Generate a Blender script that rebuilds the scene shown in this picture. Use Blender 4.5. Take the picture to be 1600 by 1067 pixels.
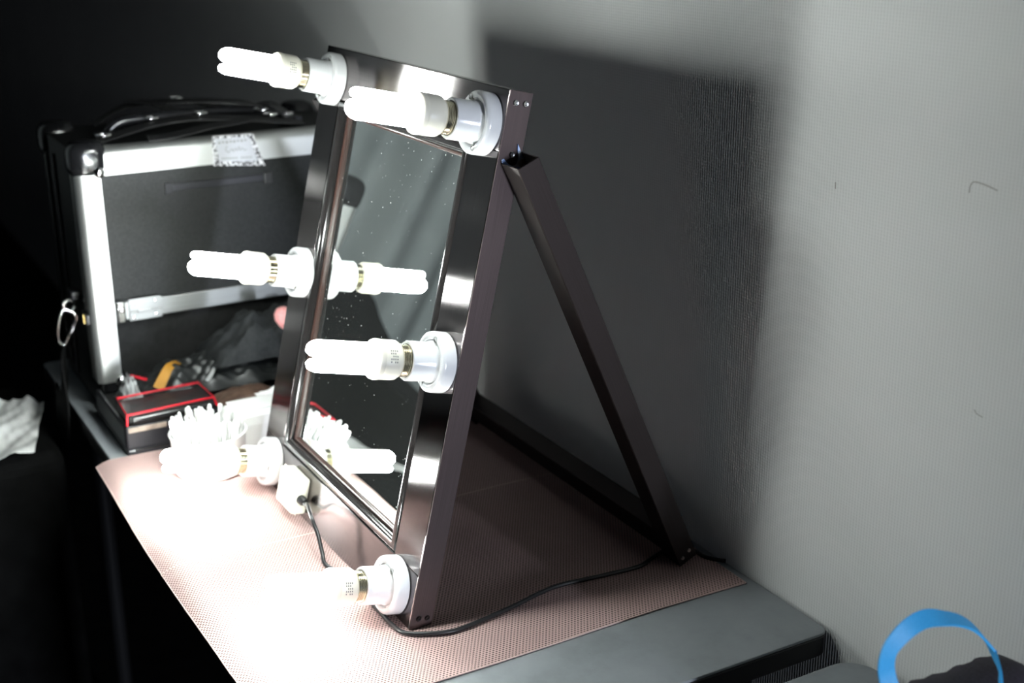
import bpy, bmesh, math, random
from mathutils import Vector, Matrix
random.seed(7)
S = bpy.context.scene
COL = S.collection
for o in list(bpy.data.objects): bpy.data.objects.remove(o)

# ------------------------------------------------------------------ camera
cam_d = bpy.data.cameras.new('camera'); cam = bpy.data.objects.new('camera', cam_d); COL.objects.link(cam)
cam_d.sensor_width = 36; cam_d.lens = 2062.5 / 1600 * 36; cam_d.clip_start = .01
R = Matrix(((0.49572787, -0.27742713, 0.82297513), (0.86845873, 0.16465043, -0.4676213), (-0.00577238, 0.94653284, 0.32255582)))
cam.matrix_world = Matrix.Translation((1.21073, -0.54984, 0.80373)) @ R.to_4x4()
cam_d.dof.use_dof = True; cam_d.dof.focus_distance = 1.5; cam_d.dof.aperture_fstop = 4.0
S.camera = cam
# ------------------------------------------------------------------ light and exposure
W = bpy.data.worlds.new('world'); S.world = W; W.use_nodes = True
W.node_tree.nodes['Background'].inputs[0].default_value = (.78, .86, 1, 1)
W.node_tree.nodes['Background'].inputs[1].default_value = .001
dl = bpy.data.lights.new('side_daylight', 'AREA'); dl.shape = 'RECTANGLE'; dl.size = .12; dl.size_y = .7; dl.energy = 26; dl.color = (.80, .87, 1)
dlo = bpy.data.objects.new('side_daylight', dl); COL.objects.link(dlo); dlo.location = (4.0, .345, .30)     # dim daylight along the wall from an unseen source at the right
dlo.rotation_euler = (Vector((0, 0, .25))-dlo.location).to_track_quat('-Z', 'Y').to_euler()
BULB = 38.0                                    # emission of the fluorescent tubes
S.view_settings.view_transform = 'Standard'; S.view_settings.look = 'None'
S.view_settings.gamma = 1; S.view_settings.exposure = 2.02
S.view_settings.use_curve_mapping = False

# ------------------------------------------------------------------ materials
def srgb(r, g, b):
    f = lambda c: c/12.92 if c <= .04045 else ((c+.055)/1.055)**2.4
    return (f(r/255), f(g/255), f(b/255), 1)
def mat(name, col, rough=.5, metal=0, spec=.5, **kw):
    m = bpy.data.materials.new(name); m.use_nodes = True
    b = m.node_tree.nodes['Principled BSDF']
    b.inputs['Base Color'].default_value = (*col[:3], 1); b.inputs['Roughness'].default_value = rough
    b.inputs['Metallic'].default_value = metal; b.inputs['Specular IOR Level'].default_value = spec
    for k, v in kw.items(): b.inputs[k.replace('_', ' ')].default_value = v
    return m
def nodes(m): return m.node_tree.nodes, m.node_tree.links, m.node_tree.nodes['Principled BSDF']
def tex(N, L, scale, rot=(0, 0, 0), coord='Object'):
    t = N.new('ShaderNodeTexCoord'); mp = N.new('ShaderNodeMapping')
    mp.inputs['Scale'].default_value = scale; mp.inputs['Rotation'].default_value = rot
    L.new(t.outputs[coord], mp.inputs[0]); return mp.outputs[0]
def noise(N, L, vec, scale, detail=2, rough=.5):
    n = N.new('ShaderNodeTexNoise'); n.inputs['Scale'].default_value = scale
    n.inputs['Detail'].default_value = detail; n.inputs['Roughness'].default_value = rough
    L.new(vec, n.inputs['Vector']); return n.outputs[0]
def ramp(N, L, fac, stops):
    r = N.new('ShaderNodeValToRGB'); e = r.color_ramp.elements
    while len(e) < len(stops): e.new(.5)
    for k, (p, c) in enumerate(stops): e[k].position = p; e[k].color = (*c[:3], 1) if hasattr(c, '__len__') else (c, c, c, 1)
    L.new(fac, r.inputs[0]); return r.outputs[0]
def bump(N, L, b, h, strength=.3, dist=.001):
    n = N.new('ShaderNodeBump'); n.inputs['Strength'].default_value = strength; n.inputs['Distance'].default_value = dist
    L.new(h, n.inputs['Height']); L.new(n.outputs[0], b.inputs['Normal'])
def math_(N, L, op, a, b=None):
    n = N.new('ShaderNodeMath'); n.operation = op
    for i, v in enumerate((a, b)):
        if v is None: continue
        if hasattr(v, 'default_value') or hasattr(v, 'links'): L.new(v, n.inputs[i])
        else: n.inputs[i].default_value = v
    return n.outputs[0]

def noisy(name, c1, c2, scale, rough=.5, vec=(1, 1, 1), bs=.2, metal=0, bd=.001, **kw):
    m = mat(name, c1, rough, metal, **kw); N, L, b = nodes(m)
    v = tex(N, L, vec); n = noise(N, L, v, scale, 4)
    L.new(ramp(N, L, n, [(.35, c1), (.65, c2)]), b.inputs['Base Color']); bump(N, L, b, n, bs, bd)
    return m

# brushed dark steel; the grain runs along the local axis ax, so highlights smear across it
def brushed(name, ax, c=(.20, .18, .18), rough=.16, aniso=1.0):
    m = mat(name, c, rough, 1); N, L, b = nodes(m)
    sc = [1500, 1500, 1500]; sc[ax] = 9
    v = tex(N, L, sc); n = noise(N, L, v, 1, 2)
    L.new(ramp(N, L, n, [(.3, tuple(x*.88 for x in c)), (.7, tuple(x*1.1 for x in c))]), b.inputs['Base Color'])
    b.inputs['Anisotropic'].default_value = aniso
    cv = N.new('ShaderNodeCombineXYZ'); cv.inputs[1 if ax == 0 else 0].default_value = 1
    vt = N.new('ShaderNodeVectorTransform'); vt.vector_type = 'VECTOR'; vt.convert_from = 'OBJECT'; vt.convert_to = 'WORLD'
    L.new(cv.outputs[0], vt.inputs[0]); L.new(vt.outputs[0], b.inputs['Tangent'])
    return m
M = {}
M['steel_v'] = brushed('brushed_dark_steel_upright', 1)
M['steel_h'] = brushed('brushed_dark_steel_rail', 0)
M['steel_p'] = brushed('brushed_dark_steel_prop', 2, (.045, .037, .036), .45, 0)
M['steel_bright'] = mat('bright_steel', (.6, .6, .6), .22, 1)
M['black_hole'] = mat('dark_hole', (.01, .01, .01), .8)
M['porcelain'] = mat('white_porcelain', (.86, .87, .88), .18, Coat_Weight=.4, Coat_Roughness=.06)
M['bulb_plastic'] = mat('cream_bulb_plastic', (.80, .77, .66), .38)
M['bulb_rim'] = mat('white_bulb_rim', (.88, .88, .84), .4)
M['screwmetal'] = mat('nickel_screw_thread', (.78, .74, .62), .18, 1)
M['grey_print'] = mat('grey_print', (.22, .22, .20), .7)
M['moulding'] = mat('black_lacquer_moulding', (.018, .016, .016), .14, Coat_Weight=.5)
M['moulding_brown'] = mat('brown_moulding_strip', (.05, .024, .019), .3)
M['cream_box'] = mat('cream_junction_box_plastic', (.76, .74, .62), .4)
M['cable'] = mat('black_cable_rubber', (.012, .012, .013), .35)
M['tint'] = None
# heat-tinted steel
m = mat('heat_tinted_steel', (.3, .4, .6), .45, .5); N, L, b = nodes(m)
n = noise(N, L, tex(N, L, (1, 1, 1)), 60, 2)
L.new(ramp(N, L, n, [(.35, (.10, .16, .42)), (.5, (.38, .52, .85)), (.62, (.75, .8, .9)), (.72, (.35, .25, .15))]), b.inputs['Base Color']); M['tint'] = m
# mirror glass with dust specks
m = mat('mirror_glass', (.86, .9, .88), .0, 1); N, L, b = nodes(m)
v = tex(N, L, (1, 1, 1)); vo = N.new('ShaderNodeTexVoronoi'); vo.inputs['Scale'].default_value = 260; L.new(v, vo.inputs['Vector'])
big = noise(N, L, v, 7, 2)
sep = N.new('ShaderNodeSeparateColor'); L.new(vo.outputs['Color'], sep.inputs[0])
rad = math_(N, L, 'MULTIPLY', math_(N, L, 'POWER', sep.outputs[0], 9.0), .24)
spk = math_(N, L, 'LESS_THAN', vo.outputs['Distance'], rad)
spk = math_(N, L, 'MULTIPLY', spk, math_(N, L, 'GREATER_THAN', big, .42))
dust = mat('dust', (.7, .72, .7), .9); db = N.new('ShaderNodeBsdfDiffuse'); db.inputs[0].default_value = (.75, .78, .76, 1)
mx = N.new('ShaderNodeMixShader'); out = N['Material Output']if False else [k for k in N if k.type == 'OUTPUT_MATERIAL'][0]
haze = math_(N, L, 'ADD', math_(N, L, 'MULTIPLY', spk, .6), .012)
L.new(haze, mx.inputs[0]); L.new(b.outputs[0], mx.inputs[1]); L.new(db.outputs[0], mx.inputs[2]); L.new(mx.outputs[0], out.inputs[0])
bpy.data.materials.remove(dust); M['mirror'] = m
# fluorescent tube
m = bpy.data.materials.new('lit_fluorescent_tube'); m.use_nodes = True; N = m.node_tree.nodes; L = m.node_tree.links
N.remove(N['Principled BSDF']); e = N.new('ShaderNodeEmission'); e.inputs[0].default_value = (.93, 1, .97, 1); e.inputs[1].default_value = BULB
L.new(e.outputs[0], [k for k in N if k.type == 'OUTPUT_MATERIAL'][0].inputs[0]); M['tube'] = m
# wall: grey ribbed fabric partition
m = mat('grey_ribbed_wall', (.5, .5, .5), .75, spec=.25); N, L, b = nodes(m)
v = tex(N, L, (1, 1, 1)); sx = N.new('ShaderNodeSeparateXYZ'); L.new(v, sx.inputs[0])
rib = math_(N, L, 'SINE', math_(N, L, 'MULTIPLY', sx.outputs[0], 2*math.pi/.0042))
rib2 = math_(N, L, 'SINE', math_(N, L, 'MULTIPLY', sx.outputs[2], 2*math.pi/.0036))
g = math_(N, L, 'ADD', rib, math_(N, L, 'MULTIPLY', rib2, .45))
n = noise(N, L, v, 3, 4)
c = ramp(N, L, n, [(.3, (.76, .765, .75)), (.7, (.82, .82, .805))])
mixc = N.new('ShaderNodeMix'); mixc.data_type = 'RGBA'; mixc.blend_type = 'MULTIPLY'; mixc.inputs[0].default_value = 1
L.new(c, mixc.inputs[6]); L.new(ramp(N, L, math_(N, L, 'MULTIPLY_ADD', g, .25), [(0, .84), (.6, 1.0)]), mixc.inputs[7])
L.new(mixc.outputs[2], b.inputs['Base Color']); bump(N, L, b, g, .25, .0004); M['wall'] = m
M['black_wall'] = noisy('black_drape', (.006, .006, .006), (.01, .01, .01), 8, .9, spec=.1)
M['floor'] = noisy('black_floor_covering', (.004, .004, .004), (.007, .007, .007), 20, .95, spec=.05)
# table top: grey laminate with scuffs
m = mat('grey_laminate', (.4, .42, .43), .38, spec=.4); N, L, b = nodes(m)
v = tex(N, L, (1, 1, 1)); n = noise(N, L, v, 9, 6, .65); n2 = noise(N, L, v, 420, 2)
c1 = ramp(N, L, n, [(.25, (.20, .215, .225)), (.5, (.27, .29, .305)), (.75, (.31, .33, .345))])
n3 = noise(N, L, tex(N, L, (1, 1.8, 1), (0, 0, .5)), 28, 5, .7)
mx1 = N.new('ShaderNodeMix'); mx1.data_type = 'RGBA'; mx1.blend_type = 'MULTIPLY'; mx1.inputs[0].default_value = 1
L.new(c1, mx1.inputs[6]); L.new(ramp(N, L, n3, [(.24, .35), (.31, 1)]), mx1.inputs[7]); L.new(mx1.outputs[2], b.inputs['Base Color'])
bump(N, L, b, n2, .15, .0002); M['laminate'] = m
M['band'] = mat('black_edge_band', (.012, .012, .013), .45)
M['table_leg'] = mat('dark_table_leg', (.03, .03, .032), .35, .6)
# pink woven mat
m = mat('pink_woven_mat', (.7, .5, .46), .75, spec=.2); N, L, b = nodes(m)
v = tex(N, L, (1, 1, 1)); sx = N.new('ShaderNodeSeparateXYZ'); L.new(v, sx.inputs[0])
PX, PY = .0034, .0043
row = math_(N, L, 'FLOOR', math_(N, L, 'DIVIDE', sx.outputs[0], PX))
ysh = math_(N, L, 'ADD', math_(N, L, 'DIVIDE', sx.outputs[1], PY), math_(N, L, 'MULTIPLY', row, .5))
wx = math_(N, L, 'COSINE', math_(N, L, 'MULTIPLY', math_(N, L, 'SUBTRACT', math_(N, L, 'DIVIDE', sx.outputs[0], PX), .5), 2*math.pi))
wy = math_(N, L, 'COSINE', math_(N, L, 'MULTIPLY', ysh, 2*math.pi))
hx = N.new('ShaderNodeMapRange'); hx.inputs[1].default_value = -.35; hx.inputs[2].default_value = .35; L.new(wx, hx.inputs[0])
hy = N.new('ShaderNodeMapRange'); hy.inputs[1].default_value = -.4; hy.inputs[2].default_value = .2; L.new(wy, hy.inputs[0])
hole = math_(N, L, 'MULTIPLY', hx.outputs[0], hy.outputs[0])
n = noise(N, L, v, 14, 3)
mixc = N.new('ShaderNodeMix'); mixc.data_type = 'RGBA'; L.new(hole, mixc.inputs[0])
L.new(ramp(N, L, n, [(.3, (.50, .345, .325)), (.7, (.56, .395, .37))]), mixc.inputs[6]); mixc.inputs[7].default_value = (.07, .045, .045, 1)
L.new(mixc.outputs[2], b.inputs['Base Color'])
hgt = math_(N, L, 'SUBTRACT', 1, hole); bump(N, L, b, hgt, .5, .0008); M['mat'] = m
M['mat_edge'] = mat('pale_mat_edge', (.58, .42, .39), .7)
# case
M['alu'] = mat('aluminium_profile', (.58, .59, .57), .42, .85)
M['alu_mid'] = brushed('brushed_aluminium', 1, (.34, .35, .345), .45, 0)
M['panel'] = noisy('black_textured_panel', (.0035, .004, .004), (.010, .011, .0105), 260, .5, spec=.32, bs=.5, bd=.0005)
M['gloss_black'] = mat('glossy_black_plastic', (.01, .01, .011), .18)
M['satin_black'] = mat('satin_black_plastic', (.012, .012, .015), .35)
M['strap'] = noisy('black_webbing', (.008, .008, .008), (.02, .02, .02), 500, .4)
M['chrome'] = mat('chrome', (.85, .85, .84), .12, 1)
M['brass'] = mat('old_brass', (.5, .38, .16), .35, 1)
M['lining'] = noisy('black_lining', (.006, .006, .006), (.012, .012, .012), 90, .8)
M['red'] = mat('red_piping', (.55, .015, .03), .4)
M['tan'] = noisy('tan_strip', (.20, .15, .12), (.34, .27, .22), 60, .5)
M['brown'] = noisy('brown_leather', (.07, .04, .028), (.13, .08, .055), 80, .45)
M['bagfilm'] = noisy('black_plastic_film', (.008, .009, .009), (.016, .018, .018), 30, .38, bs=.5, bd=.004)
M['cloth_dark'] = noisy('dark_grey_cloth', (.008, .0095, .010), (.016, .018, .019), 160, .8, bs=.6)
M['orange'] = mat('orange_print', (.42, .20, .02), .5)
M['silver_print'] = mat('silver_print', (.35, .36, .36), .4)
M['white_plastic'] = mat('white_plastic', (.82, .82, .80), .35)
M['clear'] = mat('clear_plastic', (.95, .96, .96), .08, Transmission_Weight=1.0, IOR=1.2)
M['cotton'] = mat('white_cotton', (.88, .88, .86), .9, spec=.1)
M['tissue'] = noisy('white_tissue_paper', (.78, .78, .76), (.86, .86, .84), 60, .85, bs=.5, spec=.1)
M['pink'] = noisy('pink_bristles', (.72, .28, .27), (.85, .40, .38), 300, .8)
M['card'] = mat('white_card', (.40, .41, .44), .35)
m = mat('black_and_white_card_border', (.5, .5, .5), .4); N, L, b = nodes(m)
n = noise(N, L, tex(N, L, (1, 1.6, 1)), 190, 2); L.new(ramp(N, L, n, [(.48, (.03, .03, .03)), (.53, (.62, .62, .64))]), b.inputs['Base Color']); M['border'] = m
M['blue'] = noisy('bright_blue_webbing', (.03, .34, .72), (.05, .41, .82), 700, .55, bs=.3, bd=.0003)
M['quilt'] = noisy('dark_purple_black_fabric', (.014, .010, .018), (.028, .022, .034), 400, .7)
M['grey_cloth'] = noisy('grey_cloth', (.20, .22, .215), (.26, .28, .27), 5, .8)
M['mark'] = mat('brown_scuff', (.36, .34, .31), .9)

# ------------------------------------------------------------------ mesh helpers
def link(name, bm, m, parent=None, smooth=None, bevel=0, seg=2, mw=None):
    me = bpy.data.meshes.new(name); bmesh.ops.recalc_face_normals(bm, faces=bm.faces); bm.to_mesh(me); bm.free()
    o = bpy.data.objects.new(name, me); COL.objects.link(o)
    for k in (m if isinstance(m, (list, tuple)) else [m]): me.materials.append(k)
    if smooth is not None:
        for p in me.polygons: p.use_smooth = True
        try: me.set_sharp_from_angle(angle=math.radians(smooth))
        except Exception: pass
    if bevel:
        md = o.modifiers.new('bevel', 'BEVEL'); md.width = bevel; md.segments = seg; md.limit_method = 'ANGLE'; md.angle_limit = math.radians(40)
    if parent: o.parent = parent
    if mw is not None: o.matrix_basis = mw
    return o
def tag(o, label=None, cat=None, group=None, kind=None):
    if label: o['label'] = label
    if cat: o['category'] = cat
    if group: o['group'] = group
    if kind: o['kind'] = kind
    return o
def empty(name, loc, label, cat, group=None, mw=None):
    o = bpy.data.objects.new(name, None); COL.objects.link(o); o.empty_display_size = .02
    if mw is not None: o.matrix_world = mw
    else: o.location = loc
    return tag(o, label, cat, group)
def add_box(bm, x0, x1, y0, y1, z0, z1):
    v = [bm.verts.new((x, y, z)) for z in (z0, z1) for y in (y0, y1) for x in (x0, x1)]
    for f in ((0, 2, 3, 1), (4, 5, 7, 6), (0, 1, 5, 4), (2, 6, 7, 3), (0, 4, 6, 2), (1, 3, 7, 5)): bm.faces.new([v[i] for i in f])
def box(x0, x1, y0, y1, z0, z1):
    bm = bmesh.new(); add_box(bm, x0, x1, y0, y1, z0, z1); return bm
def add_lathe(bm, prof, origin=(0, 0, 0), axis=(0, 0, 1), n=40, close=True):
    ax = Vector(axis).normalized(); q = Vector((0, 0, 1)).rotation_difference(ax); o = Vector(origin); rings = []
    for r, h in prof:
        if r < 1e-6: rings.append([bm.verts.new(o + ax*h)])
        else: rings.append([bm.verts.new(o + q @ Vector((r*math.cos(2*math.pi*k/n), r*math.sin(2*math.pi*k/n), h))) for k in range(n)])
    for a, b in zip(rings, rings[1:]):
        for k in range(n):
            k2 = (k+1) % n
            if len(a) == 1 and len(b) == 1: continue
            if len(a) == 1: bm.faces.new((a[0], b[k], b[k2]))
            elif len(b) == 1: bm.faces.new((a[k], a[k2], b[0]))
            else: bm.faces.new((a[k], a[k2], b[k2], b[k]))
def lathe(*a, **k):
    bm = bmesh.new(); add_lathe(bm, *a, **k); return bm
def catmull(P, n=8, closed=False):
    P = [Vector(p) for p in P]; out = []; N_ = len(P)
    rng = range(N_ if closed else N_-1)
    for i in rng:
        if closed: p0, p1, p2, p3 = P[(i-1) % N_], P[i], P[(i+1) % N_], P[(i+2) % N_]
        else: p0, p1, p2, p3 = P[max(i-1, 0)], P[i], P[i+1], P[min(i+2, N_-1)]
        for k in range(n):
            t = k/n; out.append(.5*((2*p1)+(-p0+p2)*t+(2*p0-5*p1+4*p2-p3)*t*t+(-p0+3*p1-3*p2+p3)*t**3))
    if not closed: out.append(P[-1])
    return out
def add_sweep(bm, path, sect, up=(0, 0, 1), closed=False, scale=None):
    """sweep a 2-D section [(a,b)] along path; a along side, b along up"""
    path = [Vector(p) for p in path]; n = len(path); rings = []; up = up if callable(up) else Vector(up)
    for i, p in enumerate(path):
        if closed: t = path[(i+1) % n]-path[i-1]
        else: t = path[min(i+1, n-1)]-path[max(i-1, 0)]
        t.normalize(); u_ = up(i/(n-1)) if callable(up) else up
        side = t.cross(u_); 
        if side.length < 1e-4: side = t.cross(Vector((1, 0, 0)))
        side.normalize(); w = side.cross(t).normalized(); s = scale(i/(n-1)) if scale else 1
        rings.append([bm.verts.new(p+side*a*s+w*b*s) for a, b in sect])
    m = len(sect); rr = range(n if closed else n-1)
    for i in rr:
        a, b = rings[i], rings[(i+1) % n]
        for k in range(m): bm.faces.new((a[k], a[(k+1) % m], b[(k+1) % m], b[k]))
    if not closed: bm.faces.new(rings[0]); bm.faces.new(rings[-1][::-1])
def circ(r, n=8): return [(r*math.cos(2*math.pi*k/n), r*math.sin(2*math.pi*k/n)) for k in range(n)]
def rect(w, h): return [(-w/2, -h/2), (w/2, -h/2), (w/2, h/2), (-w/2, h/2)]
def tube(path, r, n=8, closed=False, **k):
    bm = bmesh.new(); add_sweep(bm, path, circ(r, n), closed=closed, **k); return bm
def add_prism(bm, poly, z0, z1):
    a = [bm.verts.new((x, y, z0)) for x, y in poly]; b = [bm.verts.new((x, y, z1)) for x, y in poly]
    bm.faces.new(a[::-1]); bm.faces.new(b)
    for i in range(len(a)):
        j = (i+1) % len(a); bm.faces.new((a[i], a[j], b[j], b[i]))
def round_rect(x0, x1, y0, y1, r, n=6):
    P = []
    for cx, cy, a0 in ((x1-r, y1-r, 0), (x0+r, y1-r, 90), (x0+r, y0+r, 180), (x1-r, y0+r, 270)):
        for k in range(n+1):
            a = math.radians(a0+90*k/n); P.append((cx+r*math.cos(a), cy+r*math.sin(a)))
    return P
def hnoise(x, y, s=0):
    return (math.sin(x*3.1+s)+math.sin(y*4.3+s*1.7)+math.sin((x+y)*5.7+s*2.3)*.6+math.sin((x-y*1.3)*9.1+s)*.35)/2.6

# ------------------------------------------------------------------ the setting
YW = .4245
tag(link('wall_right', box(-9, 2.6, YW, YW+.08, -.76, 2.3), M['wall']), kind='structure')
tag(link('wall_back', box(-9.08, -9, -3.2, YW+.08, -.76, 2.3), M['black_wall']), kind='structure')
tag(link('floor', box(-9.08, 2.6, -3.2, YW+.08, -.80, -.76), M['floor']), kind='structure')
# scuffs on the wall (surface marks lying on it)
for name, pts, r in (('wall_scuff', [(.366, .534), (.3665, .541), (.370, .545), (.378, .5452), (.388, .544), (.398, .542)], .0005),
                     ('wall_scuff', [(.1885, .512), (.1890, .505)], .0006),
                     ('wall_scuff', [(.400, .327), (.404, .324), (.411, .323)], .0004)):
    o = link(name, tube(catmull([(x, YW-.0002, z) for x, z in pts], 4), r, 5), M['mark'])
    tag(o, kind='structure'); o['label'] = 'small brown scuff on the grey wall'

# ------------------------------------------------------------------ tables
def table(name, label, x0, x1, y0, y1, r, zt=0.0, th=.03):
    t = empty(name, ((x0+x1)/2, (y0+y1)/2, -.76), label, 'table'); inv = Matrix.Translation(t.location).inverted()
    bm = bmesh.new(); add_prism(bm, round_rect(x0, x1, y0, y1, r), zt-.004, zt); o = link('tabletop', bm, M['laminate'], t, bevel=.001); o.matrix_basis = inv
    bm = bmesh.new(); add_prism(bm, round_rect(x0, x1, y0, y1, r), zt-th, zt-.0041); o = link('edge_band', bm, M['band'], t, bevel=.002, mw=inv)
    for lx in (x0+.1, x1-.08):
        for ly in (y0+.06, y1-.06):
            link('leg', tube([(lx, ly, zt-th), (lx, ly, -.76)], .014, 12), M['table_leg'], t, smooth=40, mw=inv)
    return t
table('folding_table', 'long grey-topped table with a black edge under the mirror and pink mats', -1.17, .238, -.176, .419, .012)
table('side_table', 'second grey-topped table with a rounded corner, beyond the gap at lower right', .290, .95, -.10, .41, .035, zt=-.002)

# ------------------------------------------------------------------ pink mats
def mat_obj(label, x0, x1, y0, y1, z, seed):
    t = empty('woven_mat', ((x0+x1)/2, (y0+y1)/2, z), label, 'mat', 'pink woven mats laid along the table'); inv = Matrix.Translation(t.location).inverted()
    def P(x, y, dz):
        zz = z
        if y < -.172: zz -= (min(-.172-y, .03))**2*9
        e = max(0, (x0+.03-x)/.03); zz += .0012*hnoise(x*14, y*6, seed)*.5+.0004
        if y < -.15: zz += .0025*max(0, math.sin((x-x0)*9+seed))*min(1, (-.15-y)/.04)*.6
        return (x+.002*math.sin(y*14+seed), y+.003*math.sin(x*8+seed), zz+dz)
    nx, ny = 44, 60
    bm = bmesh.new(); g = {}
    for s, dz in ((0, 0), (1, .0014)):
        for i in range(nx+1):
            for j in range(ny+1): g[s, i, j] = bm.verts.new(P(x0+(x1-x0)*i/nx, y0+(y1-y0)*j/ny, dz))
    for i in range(nx):
        for j in range(ny):
            bm.faces.new([g[1, i, j], g[1, i+1, j], g[1, i+1, j+1], g[1, i, j+1]])
            bm.faces.new([g[0, i, j], g[0, i, j+1], g[0, i+1, j+1], g[0, i+1, j]])
    for i in range(nx):
        for j in (0, ny): bm.faces.new([g[0, i, j], g[0, i+1, j], g[1, i+1, j], g[1, i, j]])
    for j in range(ny):
        for i in (0, nx): bm.faces.new([g[0, i, j], g[0, i, j+1], g[1, i, j+1], g[1, i, j]])
    link('mat_weave', bm, M['mat'], t, smooth=50, mw=inv)
    loop = [P(x0+(x1-x0)*i/nx, y0, .0008) for i in range(nx+1)]+[P(x1, y0+(y1-y0)*j/ny, .0008) for j in range(1, ny+1)]
    loop += [P(x1+(x0-x1)*i/nx, y1, .0008) for i in range(1, nx+1)]+[P(x0, y1+(y0-y1)*j/ny, .0008) for j in range(1, ny)]
    link('mat_hem', tube(loop, .0009, 6, closed=True), M['mat_edge'], t, smooth=60, mw=inv)
    return t
mat_obj('pink woven mat nearer the camera, under the near bottom bulb', -.288, .104, -.203, .403, .0004, 1.0)
mat_obj('pink woven mat farther off, under the cup of cotton swabs', -.662, -.289, -.202, .400, .0004, 1.0)

# ------------------------------------------------------------------ the lit vanity mirror
TH = .22614; sn, cs = math.sin(TH), math.cos(TH)
FW, FH, FD = .503, .62, .0281
# local frame: X = along the table (0 at the right edge, -FW at the left), Y = up the mirror, Z = out of the mirror
def level(o_):      # the rear lower edge is cut level with the mat
    for v_ in o_.data.vertices:
        if abs(v_.co.y) < 1e-6 and v_.co.z < -.02: v_.co.y = .0061
    return o_
MW = Matrix(((1, 0, 0, 0), (0, sn, -cs, 0), (0, cs, sn, .0036), (0, 0, 0, 1)))
van = empty('vanity_mirror', (0, 0, 0), 'large lit makeup mirror in a dark brushed-steel easel frame with six bulb holders', 'mirror')
van.matrix_world = Matrix.Translation((-FW/2, 0, 0))
I0 = Matrix.Translation((FW/2, 0, 0))
ML = I0 @ MW
def hollow(x0, x1, y0, y1, z0, z1, axis, t=.0015):
    """rectangular tube open at both ends, along axis 0 or 1"""
    bm = bmesh.new()
    if axis == 1:
        add_box(bm, x0, x1, y0, y1, z1-t, z1); add_box(bm, x0, x1, y0, y1, z0, z0+t)
        add_box(bm, x0, x0+t, y0, y1, z0+t, z1-t); add_box(bm, x1-t, x1, y0, y1, z0+t, z1-t)
    else:
        add_box(bm, x0, x1, y0, y1, z1-t, z1); add_box(bm, x0, x1, y0, y1, z0, z0+t)
        add_box(bm, x0, x1, y0, y0+t, z0+t, z1-t); add_box(bm, x0, x1, y1-t, y1, z0+t, z1-t)
    return bm
SW = .066
link('top_rail', box(-FW, -.0016, FH-SW, FH, -FD, 0), M['steel_h'], van, bevel=.0012, mw=ML)
level(link('bottom_rail', box(-FW, -.0016, 0, SW, -FD, 0), M['steel_h'], van, bevel=.0012, mw=ML))
sr = link('stile', box(-SW, -.0016, SW+.0004, FH-SW-.0004, -FD, 0), M['steel_v'], van, bevel=.0012, mw=ML)
link('stile', box(-FW, -FW+SW, SW+.0004, FH-SW-.0004, -FD, 0), M['steel_v'], van, bevel=.0012, mw=ML)
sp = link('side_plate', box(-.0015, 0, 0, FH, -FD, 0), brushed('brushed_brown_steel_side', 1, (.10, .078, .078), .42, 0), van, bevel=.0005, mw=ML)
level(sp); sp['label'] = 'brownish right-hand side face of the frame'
def screw(parent, loc, axis, r=.0032, mw=None, mt='steel_bright'):
    bm = bmesh.new(); add_lathe(bm, [(0, .0002), (r*.42, .0002), (r*.5, .0014), (r*.8, .0016), (r, .0008), (r, -.001), (0, -.001)], loc, axis, 16)
    return link('screw', bm, M[mt], parent, smooth=35, mw=mw)
for v, n in ((FH-.013, -.0085), (FH-.0125, -.0205), (.553, -.0155), (.014, -.010), (.0145, -.021)):
    screw(van, (0, v, n), (1, 0, 0), .0034, ML, 'steel_bright' if v > .1 else 'steel_p')
# moulding round the glass: black bead plus brown strip, then the glass
def ring_mould(x0, x1, y0, y1, sect):
    """sect: list of (inset, z) swept round the rectangle with mitred corners"""
    bm = bmesh.new(); rings = []
    for a, z in sect: rings.append([bm.verts.new(p) for p in ((x0+a, y0+a, z), (x1-a, y0+a, z), (x1-a, y1-a, z), (x0+a, y1-a, z))])
    for r0, r1 in zip(rings, rings[1:]):
        for k in range(4): bm.faces.new((r0[k], r0[(k+1) % 4], r1[(k+1) % 4], r1[k]))
    return bm
mx0, mx1, my0, my1 = -FW+SW, -SW, SW, FH-SW
prof = [(0, -.014)]+[(.0075-.0075*math.cos(math.pi*k/8), -.0055+.0075*math.sin(math.pi*k/8)) for k in range(9)]
link('moulding', ring_mould(mx0, mx1, my0, my1, prof+[(.0152, -.014)]), M['moulding'], van, smooth=40, mw=ML)
prof = [(.0152, -.0135)]+[(.0176-.0024*math.cos(math.pi*k/6), -.0100+.002*math.sin(math.pi*k/6)) for k in range(7)]+[(.0200, -.0125)]
st = link('moulding_strip', ring_mould(mx0, mx1, my0, my1, prof), M['moulding_brown'], van, smooth=40, mw=ML); st['label'] = 'reddish-brown inner strip of the moulding'
link('mirror_glass', box(mx0+.002, mx1-.002, my0+.002, my1-.002, -.0165, -.0122), M['mirror'], van, mw=ML)
link('back_board', box(mx0+.001, mx1-.001, my0+.001, my1-.001, -.022, -.0168), M['satin_black'], van, mw=ML)

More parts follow.
